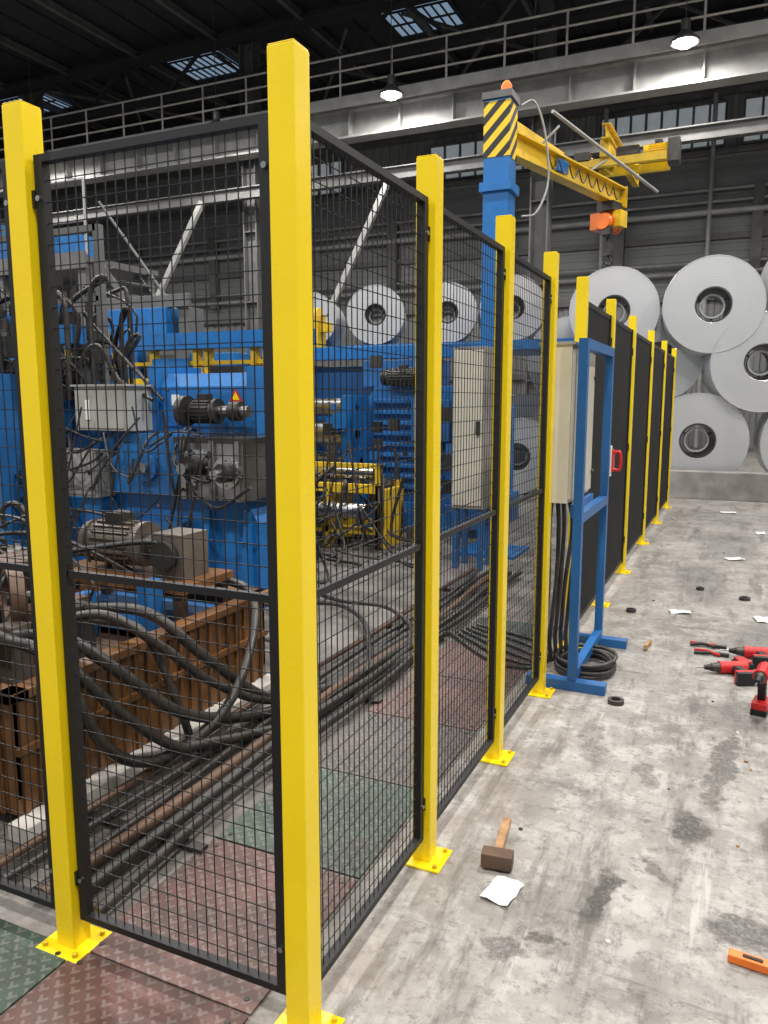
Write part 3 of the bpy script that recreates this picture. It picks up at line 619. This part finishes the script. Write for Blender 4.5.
# ------------------------------------------------------------------ mezzanine left
b=MB('service_platform')
b.box(-17,-9.2,9.2,10.8,3.6,3.68,STR); b.box(-17,-9.2,9.15,9.2,3.5,3.75,STR)
for x in (-17,-14,-11.2,-9.4): b.box(x,x+.15,9.2,9.35,0,3.6,STR); b.box(x,x+.15,10.6,10.75,0,3.6,STR)
for x in [-17+.78*i for i in range(11)]: b.cyl((x,9.2,3.7),(x,9.2,4.8),.02,STRL,6)
for z in (4.2,4.8): b.cyl((-17,9.2,z),(-9.2,9.2,z),.02,STRL,6)
b.box(-11.2,-10.4,9.8,10.6,3.68,4.3,BLU); b.box(-13.4,-12.2,9.8,10.6,3.68,4.6,BLU2)
for i in range(16):
    b.box(-9.1+i*.18,-8.85+i*.18,9.4,10.1,3.5-i*.22,3.53-i*.22,STR)
b.beam((-9.1,9.4,3.55),(-6.2,9.4,.1),.03,.1,STR); b.beam((-9.1,10.1,3.55),(-6.2,10.1,.1),.03,.1,STR); b.cyl((-9.1,9.4,4.5),(-6.2,9.4,1.0),.02,STR,6)
for i in range(16):
    x=R.uniform(-16,-9);s=R.uniform(.1,.3); b.box(x-s,x+s,9.6,10.4,0,R.uniform(.6,2.6),R.choice([STLD,STLD,STR,BLU2,BLU]))
b.done()

# ------------------------------------------------------------------ loose items on the floor
b=MB('hammer')
b.obox((-.645,2.36,.03),(.03,.26,.024),(0,0,.12),WOOD); b.obox((-.625,2.245,.033),(.10,.055,.05),(0,0,.12),RST); b.done(.005)
def sheet(x,y,sx,sy,rz,name='paper_scrap'):
    b=MB(name); n=4; vs=[];fs=[]
    for i in range(n+1):
        for j in range(n+1): vs.append((sx*(i/n-.5),sy*(j/n-.5),.002+.012*R.random()*((i%n==0) or (j%n==0))))
    for i in range(n):
        for j in range(n): a=i*(n+1)+j; fs.append((a,a+1,a+n+2,a+n+1))
    b.faces(vs,fs,PAPER,True); o=b.done(loc=(x,y,.001)); o.rotation_euler=(0,0,rz)
sheet(-.575,2.13,.09,.13,-.15); sheet(-.3,5.72,.14,.09,.3); sheet(.25,5.75,.14,.14,.2); sheet(.045,7.9,.16,.1,.6); sheet(-.05,11.2,.2,.12,.2); sheet(.3,9.6,.1,.16,.1)
b=MB('utility_knife'); b.obox((.135,2.10,.014),(.15,.032,.024),(0,0,-.1),ORG); b.obox((.22,2.09,.012),(.04,.02,.008),(0,0,-.1),STLD); b.obox((.12,2.10,.027),(.05,.012,.006),(0,0,-.1),BLK); b.done(.005)
def drill(x,y,z,e):
    b=MB('cordless_drill')
    b.cyl((-.09,0,.2),(.06,0,.2),.034,RED,20); b.cyl((.06,0,.2),(.1,0,.2),.028,STLD,20,.022); b.cyl((.1,0,.2),(.14,0,.2),.02,BLK,16,.012); b.cyl((.14,0,.2),(.19,0,.2),.004,STL,8); b.cyl((-.1,0,.2),(-.09,0,.2),.028,BLK,16)
    b.obox((-.035,0,.11),(.045,.036,.15),(0,.15,0),BLK); b.obox((-.048,0,.12),(.03,.03,.12),(0,.15,0),RED); b.obox((-.008,0,.15),(.02,.02,.04),(0,0,0),BLK); b.box(-.09,.04,-.035,.035,.022,.06,RED); b.box(-.085,.045,-.036,.036,0,.03,BLK)
    o=b.done(.004,(x,y,z)); o.rotation_euler=e
drill(.175,3.98,.0,(0,0,math.radians(-100)))
drill(.12,4.34,.036,(math.radians(90),0,math.radians(205)))
drill(.20,4.66,.036,(math.radians(90),0,math.radians(190)))
b=MB('battery_pack'); b.box(-.04,.04,-.05,.05,0,.045,BLK); b.box(-.03,.03,-.045,.045,.045,.06,RED); o=b.done(.004,(.10,4.62,0)); o.rotation_euler=(0,0,.5)
b=MB('pliers'); b.tube([(-.19,4.99,.012),(-.12,4.97,.015),(-.05,4.99,.012)],.01,RED); b.tube([(-.19,4.94,.012),(-.12,4.96,.02),(-.05,4.94,.012)],.01,BLK); b.obox((-.02,4.965,.012),(.07,.03,.016),(0,0,0),STLD); b.done()
b=MB('pliers'); b.tube([(-.16,4.79,.012),(-.09,4.80,.015),(-.02,4.83,.012)],.01,BLK); b.tube([(-.16,4.84,.012),(-.09,4.82,.02),(-.02,4.79,.012)],.01,RED); b.obox((.0,4.81,.012),(.06,.03,.016),(0,0,0),STLD); b.done()
def ringo(x,y,r):
    b=MB('rubber_ring'); b.cyl((0,0,0),(0,0,.022),r,RUB,24,ri=r*.6); b.done(.003,(x,y,0))
ringo(-.62,5.6,.035); ringo(-.475,3.82,.04); ringo(.12,6.3,.04); ringo(-.2,6.5,.03)
b=MB('wood_wedge'); b.obox((-.425,4.8,.02),(.02,.14,.03),(0,0,-.1),WOOD); b.done(.003)
b=MB('floor_debris')
for i in range(50):
    x=R.uniform(-.7,.5); y=R.uniform(2,11); s=R.uniform(.003,.007); b.obox((x,y,s*.5),(s*2,s*1.5,s),(0,0,R.random()*3),R.choice([STLD,PAPER,RUB,WOOD]))
b.done()

# ------------------------------------------------------------------ camera
cam=bpy.data.cameras.new('Camera'); co=bpy.data.objects.new('Camera',cam); sc.collection.objects.link(co)
cam.sensor_fit='VERTICAL'; cam.sensor_height=36; cam.lens=27.07; cam.clip_start=.05; cam.clip_end=200
co.location=(0,0,1.5); co.rotation_euler=(math.radians(90-8.28),math.radians(0),math.radians(24.6))
sc.camera=co
sc.view_settings.view_transform='Standard'
